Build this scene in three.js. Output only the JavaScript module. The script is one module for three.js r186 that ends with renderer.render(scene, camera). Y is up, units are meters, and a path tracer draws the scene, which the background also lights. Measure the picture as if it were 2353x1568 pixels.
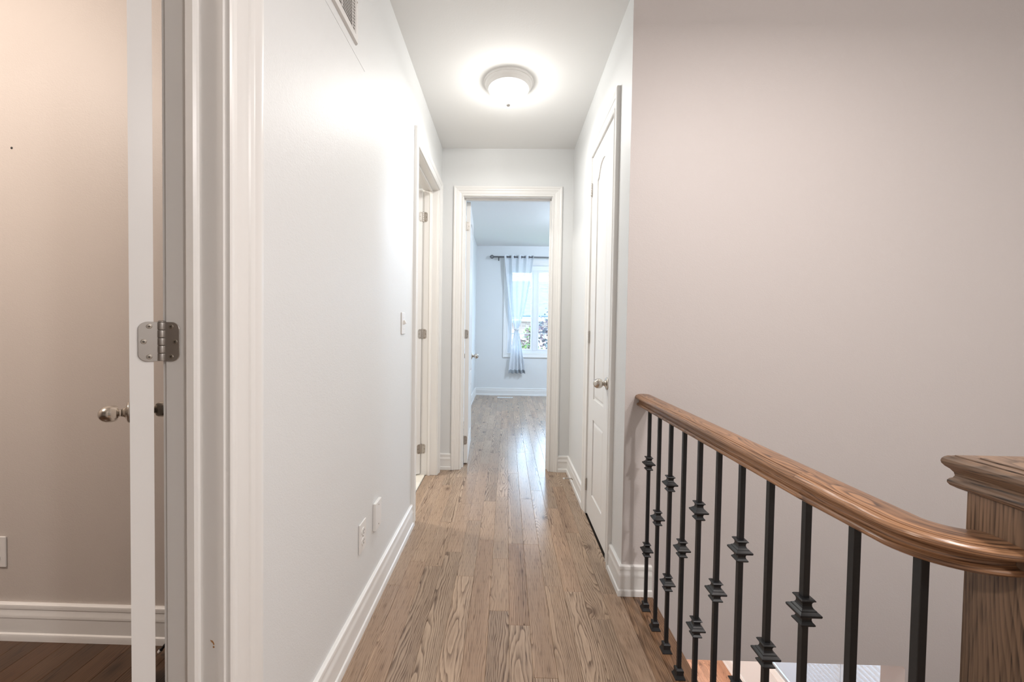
import * as THREE from 'three';
import { RoundedBoxGeometry } from 'three/addons/geometries/RoundedBoxGeometry.js';
import { RectAreaLightUniformsLib } from 'three/addons/lights/RectAreaLightUniformsLib.js';
import { mergeGeometries, toCreasedNormals } from 'three/addons/utils/BufferGeometryUtils.js';

// ---------------------------------------------------------------- camera, sky, exposure
const W = 2353, H = 1568, F = 925;
const scene = new THREE.Scene();
const camera = new THREE.PerspectiveCamera(2 * Math.atan(H / 2 / F) * 180 / Math.PI, W / H, 0.05, 100);
camera.rotation.order = 'YXZ';
camera.position.set(0, 1.18, 0);
camera.rotation.set(-0.0240, 0.0208, 0.0147);
camera.setViewOffset(W, H, 31.2, 3.9, W, H);
camera.updateProjectionMatrix();

const renderer = new THREE.WebGLRenderer({ antialias: true });
renderer.toneMapping = THREE.LinearToneMapping;
renderer.toneMappingExposure = 1.15;
renderer.shadowMap.enabled = true;
RectAreaLightUniformsLib.init();

scene.background = new THREE.Color().setRGB(0.52, 0.75, 1.0);   // bright overcast sky
scene.backgroundIntensity = 10.5;

const LIGHT = {                                                  // candela of each lamp downwards, share to all sides, colour
  hall: [3.35, 0.15, [1.0, 0.985, 0.95]],
  landing: [5.9, 0.05, [1.0, 0.92, 0.88]],
  stairFill: [8.4, 0.42, [1.0, 0.95, 0.93]],
  bath: [7.0, 0.5, [1.0, 0.95, 0.87]],
  room: [7.6, 0.6, [1.0, 0.86, 0.76]],
  bedroom: [12.0, 0.55, [0.68, 0.82, 1.0]],  // blue tint stands in for daylight from the window
  lower: [15.0, 0.5, [1.0, 0.93, 0.88]],
};

// ---------------------------------------------------------------- main measures (metres)
const XL = -0.555, XR = 0.530, ZF = -3.350, ZS = -1.795, CEIL = 2.67, WALL = 0.115, ZB = -7.20, XE = 2.68, YLOW = -2.78, DOORH = 2.275;
const V = (x, y, z) => new THREE.Vector3(x, y, z);

// ---------------------------------------------------------------- random numbers and noise
let seed = 12345;
const rnd = () => { seed = (seed * 1664525 + 1013904223) >>> 0; return seed / 4294967296; };
const rr = (a, b) => a + (b - a) * rnd();
function hash(x, y) { let h = (x * 374761393 + y * 668265263) | 0; h = Math.imul(h ^ (h >>> 13), 1274126177); return ((h ^ (h >>> 16)) >>> 0) / 4294967296; }
function noise(x, y) {
  const xi = Math.floor(x), yi = Math.floor(y), a = x - xi, b = y - yi, u = a * a * (3 - 2 * a), v = b * b * (3 - 2 * b);
  const p = hash(xi, yi), q = hash(xi + 1, yi), r = hash(xi, yi + 1), s = hash(xi + 1, yi + 1);
  return p + (q - p) * u + (r - p) * v + (p - q - r + s) * u * v;
}
function noiseT(x, y, px, py) {                                  // periodic
  const m = (n, p) => ((n % p) + p) % p, xi = Math.floor(x), yi = Math.floor(y), a = x - xi, b = y - yi, u = a * a * (3 - 2 * a), v = b * b * (3 - 2 * b);
  const p = hash(m(xi, px), m(yi, py)), q = hash(m(xi + 1, px), m(yi, py)), r = hash(m(xi, px), m(yi + 1, py)), s = hash(m(xi + 1, px), m(yi + 1, py));
  return p + (q - p) * u + (r - p) * v + (p - q - r + s) * u * v;
}

// ---------------------------------------------------------------- textures
function dataTex(w, h, fill, srgb) {
  const d = new Uint8Array(w * h * 4);
  for (let y = 0; y < h; y++) for (let x = 0; x < w; x++) { const c = fill(x, y), i = (y * w + x) * 4; d[i] = c[0]; d[i + 1] = c[1]; d[i + 2] = c[2]; d[i + 3] = c[3] === undefined ? 255 : c[3]; }
  const t = new THREE.DataTexture(d, w, h, THREE.RGBAFormat);
  t.magFilter = THREE.LinearFilter; t.minFilter = THREE.LinearMipmapLinearFilter; t.generateMipmaps = true;
  t.wrapS = t.wrapT = THREE.RepeatWrapping;
  if (srgb) t.colorSpace = THREE.SRGBColorSpace;
  t.needsUpdate = true; return t;
}
// oak boards side by side: every strip is one board, cut at its own place in its own trunk
const mixc = (a, b, t) => [a[0] + (b[0] - a[0]) * t, a[1] + (b[1] - a[1]) * t, a[2] + (b[2] - a[2]) * t];
function oak(w, h, strips, boardW, len, light, dark, calm) {
  const S = [];
  for (let i = 0; i < strips; i++) S.push({ cx: calm ? rr(0.03, 0.055) : rr(0.0, 0.085), a: rr(0.006, 0.04), tilt: rr(-0.02, 0.02), ring: calm ? rr(0.0032, 0.0048) : rr(0.0042, 0.0075), o: rr(0, 400), quiet: !calm && rnd() < 0.2 ? rr(0.4, 0.6) : rr(0.75, 1.1), tone: rr(-0.055, 0.055), red: rnd() < 0.3 ? rr(0.04, 0.13) : 0, wav: rr(0.006, 0.022), knot: rnd() < 0.2 ? [rr(0.02, 0.06), rr(0.2, len - 0.2)] : null });
  const sw = w / strips;
  return dataTex(w, h, (px, py) => {
    const k = Math.floor(px / sw), s = S[k], x = (px - k * sw) / sw * boardW, v = py / h * len, o = s.o;
    const wob = (noise(x * 28 + o, v * 5 + o) - 0.5) * 0.012 + (noise(x * 90 + o, v * 18) - 0.5) * 0.0035;
    let a = s.a + s.tilt * (v - len / 2) + (noise(o + 7, v * 2.6 + o) - 0.5) * s.wav * 2.2 + (noise(o + 3, v * 9 + o) - 0.5) * 0.006;
    let dx = x - s.cx + wob * 0.5;
    let d = Math.sqrt(dx * dx + a * a * 1.6) + wob;
    let knotDark = 0;
    if (s.knot) { const kx = (x - s.knot[0]), kv = (v - s.knot[1]) * 0.45, r = Math.sqrt(kx * kx + kv * kv); const g = Math.exp(-r * r / 0.0006); d += g * 0.022; knotDark = Math.exp(-r * r / 0.00018) * 0.5; }
    const ph = d / s.ring + (noise(d * 60 + o, 3) - 0.5) * 0.8, fr = ph - Math.floor(ph);
    const slope = Math.min(1, Math.abs(dx) / (Math.abs(a) + Math.abs(dx) + 1e-4));   // steep rings (straight grain) or flat ones (cathedral)
    let early = Math.pow(1 - fr, 2.4) * Math.min(1, fr * 9);
    const fib = noise(x * 720 + o, v * 30 + o), fib2 = noise(x * 330 + o * 2, v * 10);
    const pores = Math.max(0, fib - 0.52) * 2.0;
    let t = early * (0.75 + 0.35 * (fib - 0.5)) * s.quiet * (0.85 + 0.25 * (1 - slope)) + pores * (0.20 + 0.5 * early) * 1.0 + (fib2 - 0.5) * 0.12 + s.tone + (noise(x * 20 + o, v * 3.1 + 50) - 0.5) * 0.22 + knotDark;
    t = Math.max(0, Math.min(1, t + 0.10));
    let c = mixc(light, dark, t);
    if (s.red) c = mixc(c, [c[0] * 1.05, c[1] * 0.86, c[2] * 0.78], s.red);
    return c;
  }, true);
}
const oakTex = oak(2048, 2048, 16, 0.083, 1.6, [166, 144, 123], [80, 62, 49]);
const railTex = oak(512, 1024, 4, 0.083, 1.6, [168, 126, 92], [66, 43, 29], true);
const newelTex = oak(512, 1024, 4, 0.083, 1.6, [140, 114, 93], [34, 25, 20]);
const peel = dataTex(512, 512, (x, y) => {                       // roller stipple of wall paint, 0.4 m a side
  const n = noiseT(x / 4, y / 4, 128, 128) * 0.5 + noiseT(x / 8, y / 8, 64, 64) * 0.35 + noiseT(x / 32, y / 32, 16, 16) * 0.3;
  const c = Math.max(0, Math.min(255, n * 215)); return [c, c, c];
});
const brushed = dataTex(256, 256, (x, y) => { const n = 150 + 60 * (noiseT(x / 64, y, 4, 256) - 0.5) + 30 * (noiseT(x / 16, y / 2, 16, 128) - 0.5); return [n, n, n]; });
const rep = (t, s) => { const c = t.clone(); c.repeat.set(1 / s, 1 / s); c.needsUpdate = true; return c; };

// ---------------------------------------------------------------- materials
const lin = (r, g, b) => new THREE.Color().setRGB(r, g, b);
const std = (o) => new THREE.MeshStandardMaterial(o);
const M = {
  wall: std({ color: lin(0.752, 0.762, 0.762), roughness: 0.50, bumpMap: rep(peel, 0.28), bumpScale: 0.0004 }),
  wallStair: std({ color: lin(0.63, 0.587, 0.570), roughness: 0.52, bumpMap: rep(peel, 0.28), bumpScale: 0.0004 }),
  wallRoom: std({ color: lin(0.60, 0.545, 0.50), roughness: 0.52, bumpMap: rep(peel, 0.28), bumpScale: 0.0004 }),
  ceiling: std({ color: lin(0.84, 0.84, 0.83), roughness: 0.9, bumpMap: rep(peel, 0.5), bumpScale: 0.0002 }),
  trim: std({ color: lin(0.83, 0.82, 0.80), roughness: 0.30 }),
  door: std({ color: lin(0.80, 0.79, 0.775), roughness: 0.34 }),
  plate: std({ color: lin(0.80, 0.785, 0.765), roughness: 0.28 }),
  dark: std({ color: lin(0.02, 0.018, 0.016), roughness: 0.7 }),
  iron: std({ color: lin(0.008, 0.0085, 0.010), roughness: 0.40, bumpMap: rep(peel, 0.05), bumpScale: 0.0001 }),
  nickel: std({ color: lin(0.60, 0.56, 0.51), metalness: 1, roughness: 0.34, roughnessMap: brushed }),
  hinge: std({ color: lin(0.50, 0.47, 0.44), metalness: 1, roughness: 0.42 }),
  screw: std({ color: lin(0.42, 0.38, 0.33), metalness: 1, roughness: 0.4 }),
  slot: std({ color: lin(0.03, 0.025, 0.02), roughness: 0.6 }),
  rail: std({ color: lin(1, 1, 1), map: railTex, roughness: 0.30, bumpMap: railTex, bumpScale: 0.0003 }),
  newel: std({ color: lin(1, 1, 1), map: newelTex, roughness: 0.36, bumpMap: newelTex, bumpScale: 0.0005 }),
  finial: std({ color: lin(0.55, 0.53, 0.50), roughness: 0.35 }),
  tile: std({ color: lin(0.80, 0.76, 0.68), roughness: 0.3 }),
  sub: std({ color: lin(0.03, 0.02, 0.015), roughness: 0.9 }),
  vinyl: std({ color: lin(0.82, 0.83, 0.85), roughness: 0.35 }),
  rod: std({ color: lin(0.16, 0.16, 0.17), metalness: 1, roughness: 0.35 }),
  glass: new THREE.MeshPhysicalMaterial({ color: 0xffffff, transmission: 1, thickness: 0, roughness: 0, ior: 1.5 }),
};
const plankMats = [[1, 1, 1], [1.03, 1.02, 1.01], [0.95, 0.95, 0.95], [1.0, 0.975, 0.95], [0.97, 0.98, 0.98], [0.98, 0.945, 0.91]].map((c) => std({ color: lin(...c.map((v) => v * 1.22)), map: oakTex, roughness: 0.23, bumpMap: oakTex, bumpScale: 0.00012 }));

const darkPlankMats = [[0.30, 0.22, 0.165], [0.26, 0.19, 0.14], [0.33, 0.235, 0.17]].map((c) => std({ color: lin(...c), map: oakTex, roughness: 0.3, bumpMap: oakTex, bumpScale: 0.00012 }));  // oak map coloured much darker for the side room boards
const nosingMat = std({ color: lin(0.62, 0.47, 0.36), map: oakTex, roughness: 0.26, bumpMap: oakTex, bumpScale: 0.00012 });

// ---------------------------------------------------------------- naming
const used = {};
const numbered = (n) => { const k = used[n] = (used[n] === undefined ? 0 : used[n] + 1); return k ? n + '_' + String(k).padStart(3, '0') : n; };
const shade = (o) => { o.castShadow = o.receiveShadow = true; return o; };
function tag(o, label, category, group) { o.userData.label = label; if (category) o.userData.category = category; if (group) o.userData.group = group; return o; }
function thing(name, label, category, p = [0, 0, 0], turn = 0, group) { const g = new THREE.Group(); g.name = numbered(name); g.position.set(...p); g.rotation.y = turn; tag(g, label, category, group); scene.add(g); return g; }
function struct(name, label, p = [0, 0, 0], turn = 0) { const g = new THREE.Group(); g.name = name; g.position.set(...p); g.rotation.y = turn; g.userData.kind = 'structure'; if (label) g.userData.label = label; scene.add(g); return g; }
function part(name, geo, mat, parent) { const m = shade(new THREE.Mesh(Array.isArray(geo) ? merge(geo) : geo, mat)); m.name = name; parent.add(m); return m; }
function flatStruct(name, label, geo, mat) { const m = shade(new THREE.Mesh(Array.isArray(geo) ? merge(geo) : geo, mat)); m.name = name; m.userData.kind = 'structure'; if (label) m.userData.label = label; scene.add(m); return m; }

// ---------------------------------------------------------------- geometry helpers
const plain = (g) => { const n = g.index ? g.toNonIndexed() : g.clone(); if (!n.attributes.uv) n.setAttribute('uv', new THREE.Float32BufferAttribute(new Float32Array(n.attributes.position.count * 2), 2)); for (const k of Object.keys(n.attributes)) if (!['position', 'normal', 'uv'].includes(k)) n.deleteAttribute(k); n.clearGroups(); return n; };
const merge = (a) => mergeGeometries(a.map(plain), false);
function boxUV(g, off = 0) {                                     // uv in metres by the main direction of each face
  const n = g.index ? g.toNonIndexed() : g; const p = n.attributes.position, q = n.attributes.normal, uv = new Float32Array(p.count * 2);
  for (let i = 0; i < p.count; i++) {
    const ax = Math.abs(q.getX(i)), ay = Math.abs(q.getY(i)), az = Math.abs(q.getZ(i));
    const u = ax >= ay && ax >= az ? [p.getZ(i), p.getY(i)] : ay >= az ? [p.getX(i), p.getZ(i)] : [p.getX(i), p.getY(i)];
    uv[2 * i] = u[0] + off; uv[2 * i + 1] = u[1];
  }
  n.setAttribute('uv', new THREE.BufferAttribute(uv, 2)); return n;
}
const span = (x0, x1, y0, y1, z0, z1) => boxUV(new THREE.BoxGeometry(x1 - x0, y1 - y0, z1 - z0).translate((x0 + x1) / 2, (y0 + y1) / 2, (z0 + z1) / 2));
const rbox = (x0, x1, y0, y1, z0, z1, r = 0.002, s = 1) => new RoundedBoxGeometry(x1 - x0, y1 - y0, z1 - z0, s, r).translate((x0 + x1) / 2, (y0 + y1) / 2, (z0 + z1) / 2);
const cyl = (r, h, n = 20, r2 = r) => new THREE.CylinderGeometry(r2, r, h, n);
const lathe = (pts, n = 32) => new THREE.LatheGeometry(pts.map((p) => new THREE.Vector2(p[0], p[1])), n);
// a moulding: profile [(u, v)] drawn along dir for L, with ends cut back by a*u + b*v
function mould(prof, p0, dir, u, v, L, a0 = 0, b0 = 0, a1 = 0, b1 = 0, crease = 0.7) {
  const pos = [], uv = [], at = (k, e) => { const [pu, pv] = prof[k], s = e ? L - a1 * pu - b1 * pv : a0 * pu + b0 * pv; return [p0.clone().addScaledVector(u, pu).addScaledVector(v, pv).addScaledVector(dir, s), s]; };
  const flip = V(0, 0, 0).crossVectors(dir, u).dot(v) < 0;
  let area = 0; for (let k = 0; k < prof.length; k++) { const a = prof[k], b = prof[(k + 1) % prof.length]; area += a[0] * b[1] - b[0] * a[1]; }
  const inv = flip !== (area < 0);
  const tri = (A, B, C, ua, ub, uc) => { const o = inv ? [A, C, B] : [A, B, C], w = inv ? [ua, uc, ub] : [ua, ub, uc]; o.forEach((q) => pos.push(q.x, q.y, q.z)); w.forEach((q) => uv.push(q[0], q[1])); };
  let run = 0;
  for (let k = 0; k < prof.length; k++) {
    const j = (k + 1) % prof.length, [A, sa] = at(k, 0), [B, sb] = at(j, 0), [C, sc] = at(j, 1), [D, sd] = at(k, 1), step = Math.hypot(prof[k][0] - prof[j][0], prof[k][1] - prof[j][1]);
    tri(A, D, C, [run, sa], [run, sd], [run + step, sc]); tri(A, C, B, [run, sa], [run + step, sc], [run + step, sb]); run += step;
  }
  const sh = prof.map((q) => new THREE.Vector2(q[0], q[1])), faces = THREE.ShapeUtils.triangulateShape(sh, []);
  for (const e of [0, 1]) for (const f of faces) { const [a, b, c] = f.map((k) => at(k, e)[0]), w = f.map((k) => prof[k]); if (e) tri(a, c, b, w[0], w[2], w[1]); else tri(a, b, c, w[0], w[1], w[2]); }
  const g = new THREE.BufferGeometry(); g.setAttribute('position', new THREE.Float32BufferAttribute(pos, 3)); g.setAttribute('uv', new THREE.Float32BufferAttribute(uv, 2)); g.computeVertexNormals();
  // outward check
  g.computeBoundingBox(); let vol = 0; for (let i = 0; i < pos.length; i += 9) { const A = V(pos[i], pos[i + 1], pos[i + 2]).sub(p0), B = V(pos[i + 3], pos[i + 4], pos[i + 5]).sub(p0), C = V(pos[i + 6], pos[i + 7], pos[i + 8]).sub(p0); vol += A.dot(B.cross(C)); }
  if (vol < 0) { const P = g.attributes.position, U = g.attributes.uv; for (let i = 0; i < P.count; i += 3) { for (const [T, n] of [[P, 3], [U, 2]]) for (let c = 0; c < n; c++) { const t = T.array[(i + 1) * n + c]; T.array[(i + 1) * n + c] = T.array[(i + 2) * n + c]; T.array[(i + 2) * n + c] = t; } } g.computeVertexNormals(); }
  return toCreasedNormals(g, crease);
}
// a square turning: profile [(half width, y)] with four mitred sides
function squareTurn(prof) {
  const pos = [];
  const P = (k, c) => { const [h, y] = prof[k]; return [[h, y, h], [h, y, -h], [-h, y, -h], [-h, y, h]][c % 4]; };
  for (let k = 0; k + 1 < prof.length; k++) for (let c = 0; c < 4; c++) { const a = P(k, c), b = P(k, c + 1), d = P(k + 1, c), e = P(k + 1, c + 1); pos.push(...a, ...b, ...e, ...a, ...e, ...d); }
  const g = new THREE.BufferGeometry(); g.setAttribute('position', new THREE.Float32BufferAttribute(pos, 3)); g.computeVertexNormals(); return boxUV(toCreasedNormals(g, 0.32));
}

// ---------------------------------------------------------------- walls, ceiling
const hole = (w, h0, h1, opens, put) => {                        // strips of a wall w=[a0,a1] with openings [a0,a1,y0,y1]
  const out = []; let a = w[0];
  for (const [p, q, y0, y1] of opens) { if (p > a) out.push(put(a, p, h0, h1)); if (y0 > h0) out.push(put(p, q, h0, y0)); if (y1 < h1) out.push(put(p, q, y1, h1)); a = q; }
  if (a < w[1]) out.push(put(a, w[1], h0, h1)); return out;
};
const LROOM = [-0.777, -0.035], BATH = [-3.200, -2.440], CLOSET = [-2.585, -2.055], BED = [-0.370, 0.355], J = 0.018;
const opn = (r) => [r[0] - J, r[1] + J, 0, DOORH + J];
const onX = (x0, x1) => (a, b, y0, y1) => span(x0, x1, y0, y1, a, b);
const onZ = (z0, z1) => (a, b, y0, y1) => span(a, b, y0, y1, z0, z1);
flatStruct('wall_left', 'white left hallway wall with the outlets and the light switch', hole([ZF - WALL, 4.5], 0, CEIL, [opn(BATH), opn(LROOM)], onX(XL - WALL, XL)), M.wall);
flatStruct('wall_right', 'white right hallway wall around the closet door', hole([ZF, ZS - 0.002], 0, CEIL, [opn(CLOSET)], onX(XR, XR + WALL)), M.wall);
flatStruct('wall_far', 'wall at the end of the hallway around the bedroom doorway', hole([XL, XE], 0, CEIL, [opn(BED)], onZ(ZF - WALL, ZF)), M.wall);
flatStruct('wall_closet', null, [span(1.25, 1.35, 0, CEIL, ZF, ZS - WALL)], M.wall);
flatStruct('wall_bedroom_left', 'left wall of the bedroom behind the open door', [span(XL - WALL, XL, 0, CEIL, ZB - WALL, ZF - WALL)], M.wall);
const WIN = { x0: 0.010, x1: 1.46, y0: 0.765, y1: 2.34 };
flatStruct('wall_bedroom_back', 'pale bedroom wall around the curtained window', hole([XL - WALL, XE], 0, CEIL, [[WIN.x0, WIN.x1, WIN.y0, WIN.y1]], onZ(ZB - WALL, ZB)), M.wall);
flatStruct('wall_left_room', 'tan back wall of the side room on the left', [span(-3.6, XL - WALL, 0, CEIL, -1.56, -1.445)], M.wallRoom);
flatStruct('wall_bath', null, [span(-3.6, XL - WALL, 0, CEIL, -4.4, -4.3)], M.wall);
flatStruct('wall_outer_left', null, [span(-3.7, -3.6, 0, CEIL, -4.4, 4.5)], M.wallRoom);
flatStruct('wall_behind', null, [span(-3.7, XE + WALL, YLOW, CEIL, 4.5, 4.6)], M.wall);
const LWIN = { z0: -5.2, z1: -2.15, y0: -2.10, y1: -0.75 };
flatStruct('wall_stairwell', 'wall of the lower level around the window with blinds', hole([ZB - WALL, 4.5], YLOW, CEIL, [[LWIN.z0, LWIN.z1, LWIN.y0, LWIN.y1]], onX(XE, XE + WALL)), M.wall);
{ // the tall stair wall, open to the lower level under its lower edge, with a rounded corner
  const s = new THREE.Shape(), xr = 1.796, yb = -0.292, r = 0.018;
  s.moveTo(XR + WALL, CEIL); s.lineTo(XR + WALL, yb); s.lineTo(xr - r, yb); s.absarc(xr - r, yb - r, r, Math.PI / 2, 0, true); s.lineTo(xr, YLOW); s.lineTo(XE, YLOW); s.lineTo(XE, CEIL);
  const g = new THREE.ExtrudeGeometry(s, { depth: WALL, bevelEnabled: false, curveSegments: 8 }).translate(0, 0, ZS - WALL);
  flatStruct('wall_stair', 'tall pinkish beige stairwell wall behind the railing', [boxUV(g), span(XR, XR + WALL, 0, CEIL, ZS - 0.002, ZS)], M.wallStair);
}
flatStruct('wall_lower_left', null, [span(XL - WALL, XL, YLOW, -0.29, ZB - WALL, 4.5)], M.wall);
flatStruct('wall_lower_back', null, [span(XL - WALL, XE, YLOW, -0.29, ZB - WALL, ZB)], M.wall);
flatStruct('ceiling', 'flat white ceiling of the upper floor', [span(-3.7, XE + WALL, CEIL, CEIL + 0.12, ZB - WALL, 4.6)], M.ceiling);
flatStruct('ceiling_lower', null, [span(-3.7, 0.655, -0.29, -0.03, ZB - WALL, 4.5), span(0.655, XE, -0.29, -0.03, ZB - WALL, ZS - WALL), span(0.655, XE, -0.29, -0.03, -0.40, 4.5)], M.ceiling);

{ // slightly raised, painted-over outline of an older plate around the grille
  const w = scene.getObjectByName('wall_left'); const m = part('paint_patch', boxUV(new RoundedBoxGeometry(0.0010, 0.42, 0.62, 1, 0.0004).translate(XL + 0.0004, 2.362, -1.231)), M.wall, w);
}

// ---------------------------------------------------------------- hardwood floors
function plankGeo(x0, x1, z0, z1, y, strip, v0, flipU, flipV) {  // a board with eased edges, its top at y
  const e = 0.0011, d = 0.0011, th = 0.012, g = 0.0002, pos = [], uv = [];
  x0 += g; x1 -= g; z0 += g; z1 -= g;
  const T = [[x0 + e, z1 - e], [x1 - e, z1 - e], [x1 - e, z0 + e], [x0 + e, z0 + e]], O = [[x0, z1], [x1, z1], [x1, z0], [x0, z0]];
  const U = (x, z) => { let a = (x - x0) / 0.083, b = (z1 - z) / 1.6; a = Math.min(1, Math.max(0, a)); if (flipU) a = 1 - a; if (flipV) b = (z1 - z0) / 1.6 - b; return [(strip + 0.02 + a * 0.96) / 16, v0 + b]; };
  const quad = (a, b, c, q) => { for (const k of [a, b, c, a, c, q]) { pos.push(...k); uv.push(...U(k[0], k[2])); } };
  const top = T.map(([x, z]) => [x, y, z]), mid = O.map(([x, z]) => [x, y - d, z]), bot = O.map(([x, z]) => [x, y - th, z]);
  quad(...top);
  for (let i = 0; i < 4; i++) { const j = (i + 1) % 4; quad(mid[i], mid[j], top[j], top[i]); quad(bot[i], bot[j], mid[j], mid[i]); }
  const q = new THREE.BufferGeometry(); q.setAttribute('position', new THREE.Float32BufferAttribute(pos, 3)); q.setAttribute('uv', new THREE.Float32BufferAttribute(uv, 2)); q.computeVertexNormals(); return q;
}
function layPlanks(parent, x0, x1, z0, z1, y, width, visible, mats, lmin = 0.35, lmax = 1.15) {
  const rest = [];
  for (let x = x0; x < x1 - 0.005; x += width) {
    const xe = Math.min(x + width, x1);
    let z = z1 + rr(0, 0.8);
    while (z > z0 + 0.01) {
      let L = rr(lmin, lmax); let ze = z - L; if (ze < z0 + 0.2) ze = z0;
      const top = Math.min(z, z1), strip = Math.floor(rnd() * 16), v0 = rnd() * 0.4, mt = mats[Math.floor(rnd() * mats.length)], fu = rnd() < 0.5, fv = rnd() < 0.5;
      if (top - ze > 0.005 && ze < z1) {
        const g = plankGeo(x, xe, ze, top, y, strip, v0, fu, fv);
        if (visible(x, xe, ze, top)) part('plank', g, mt, parent); else rest.push(g);
      }
      z = ze;
    }
  }
  if (rest.length) { const m = part('plank_field', rest, mats[0], parent); m.userData.kind = 'stuff'; }
}
const floor = struct('floor', 'grey brown oak plank floor of the hallway and bedroom');
part('subfloor', [span(-3.6, 0.655, -0.03, -0.0125, -1.5, 4.5), span(-0.70, 0.655, -0.03, -0.0125, ZB, -1.5), span(0.655, XE, -0.03, -0.0125, ZB, ZS - WALL), span(0.655, XE, -0.03, -0.0125, -0.40, 4.5)], M.sub, floor);
const inHall = (a, b, z0, z1) => z1 < -1.25 ? (z0 > -3.4 || (b > -0.125 * -z0 && a < 0.125 * -z0)) : z0 < -1.25;
layPlanks(floor, -0.638, 0.524, ZB, 4.5, 0, 0.083, inHall, plankMats);
layPlanks(floor, 0.524, 0.58, ZS, 4.5, 0, 0.083, inHall, [std({ color: lin(0.78, 0.66, 0.56), map: oakTex, roughness: 0.25, bumpMap: oakTex, bumpScale: 0.00012 })]);  // landing strip: colour darkened to stand in for the missing hall sheen
layPlanks(floor, 0.524, 2.66, ZB, ZF - 0.02, 0, 0.083, (a, b, z0) => a < 0.125 * -z0, plankMats);
layPlanks(floor, 0.668, 2.66, -0.42, 4.5, 0, 0.083, () => false, plankMats);
layPlanks(floor, -3.6, -0.672, -1.445, 4.5, 0, 0.083, (a, b, z0, z1) => z0 < -1.1 && a > -2.0, darkPlankMats);
{ // nosing board under the balusters, with a rounded edge
  const pr = [[0, 0], [0, -0.025], [0.080, -0.025], [0.087, -0.021], [0.089, -0.0125], [0.087, -0.004], [0.080, 0]];
  let z = ZS, k = 0;
  for (const L of [0.62, 0.80, 0.62, 1.2, 1.2, 1.9]) {
    const z1 = Math.min(z + L, 4.5);
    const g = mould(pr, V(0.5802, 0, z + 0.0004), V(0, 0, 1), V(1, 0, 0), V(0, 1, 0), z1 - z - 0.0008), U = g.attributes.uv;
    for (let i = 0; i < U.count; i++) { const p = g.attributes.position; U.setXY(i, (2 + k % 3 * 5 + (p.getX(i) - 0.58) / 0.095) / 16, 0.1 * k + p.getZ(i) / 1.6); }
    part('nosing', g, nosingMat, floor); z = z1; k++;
  }
}
const tile = struct('floor_bath', 'cream tile floor glimpsed through the bathroom doorway');
for (let i = 0; i < 6; i++) for (let k = 0; k < 5; k++) part('tile', rbox(-0.645 - 0.33 * (i + 1) + 0.002, -0.645 - 0.33 * i - 0.001, -0.0125, 0.004, -3.38 + 0.33 * k + 0.001, -3.38 + 0.33 * (k + 1) - 0.001, 0.002), M.tile, tile);
part('grout', [span(-3.6, -0.643, -0.03, 0.001, -4.3, -1.56)], M.tile, tile);
const low = struct('floor_lower', 'reddish brown plank floor of the lower level seen below the stair wall');
part('subfloor', [span(XL, XE, YLOW - 0.1, YLOW - 0.0125, ZB, 4.5)], M.sub, low);
layPlanks(low, XL, XE, ZB, 4.5, YLOW, 0.083, (a, b, z0, z1) => b > 1.6 && z1 < -3.2 && z0 > -6.2, [std({ color: lin(1.9, 1.38, 1.18), map: oakTex, roughness: 0.3, bumpMap: oakTex, bumpScale: 0.00012 })]);

// ---------------------------------------------------------------- baseboards
const BASE = [[0, 0], [0, 0.020], [0.019, 0.020], [0.025, 0.0185], [0.0285, 0.0140], [0.084, 0.0138], [0.0845, 0.0156], [0.089, 0.0160], [0.097, 0.0138], [0.106, 0.0115], [0.1155, 0.0108], [0.116, 0.0128], [0.124, 0.0134], [0.131, 0.0120], [0.1345, 0.0075], [0.135, 0]];
const UP = V(0, 1, 0), PX = V(1, 0, 0), NX = V(-1, 0, 0), PZ = V(0, 0, 1), NZ = V(0, 0, -1);
const bb = (x, y, z, dir, out, L, b0 = 0, b1 = 0) => mould(BASE, V(x, y, z), dir, UP, out, L, 0, b0, 0, b1, 0.5);
flatStruct('baseboard_left', 'white moulded baseboard along the left hallway wall', [bb(XL, 0, -0.878, NZ, PX, 1.482)], M.trim);
flatStruct('baseboard_corner', 'white baseboard wrapping the wall corner at the railing', [bb(XR, 0, -1.974, PZ, NX, -1.795 + 1.974, 0, -1), bb(XR, 0, ZS, PX, PZ, 0.663 - XR, -1, 0)], M.trim);
flatStruct('baseboard_right', 'white baseboard between the closet and the far right corner', [bb(XR, 0, ZF, PZ, NX, -2.666 - ZF, 1, 0), bb(0.438, 0, ZF, PX, PZ, XR - 0.438, 0, 1)], M.trim);
flatStruct('baseboard_far', 'short white baseboard between the bathroom and bedroom doorways', [bb(XL, 0, ZF, PX, PZ, 0.102, 0, 0)], M.trim);
flatStruct('baseboard_left_room', 'white baseboard of the dim side room', [bb(-3.6, 0, -1.445, PX, PZ, 3.6 - 0.67)], M.trim);
flatStruct('baseboard_bedroom', 'white baseboard around the bedroom corner', [bb(XL, 0, ZF - WALL, NZ, PX, -ZB + ZF - WALL + 0.23, 0, 1), bb(XL, 0, ZB, PX, PZ, XE - XL, 1, 0)], M.trim);
flatStruct('baseboard_lower', 'white baseboard of the lower level under the window', [bb(XE, YLOW, ZB, PZ, NX, -ZB - 1.95)], M.trim);

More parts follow.
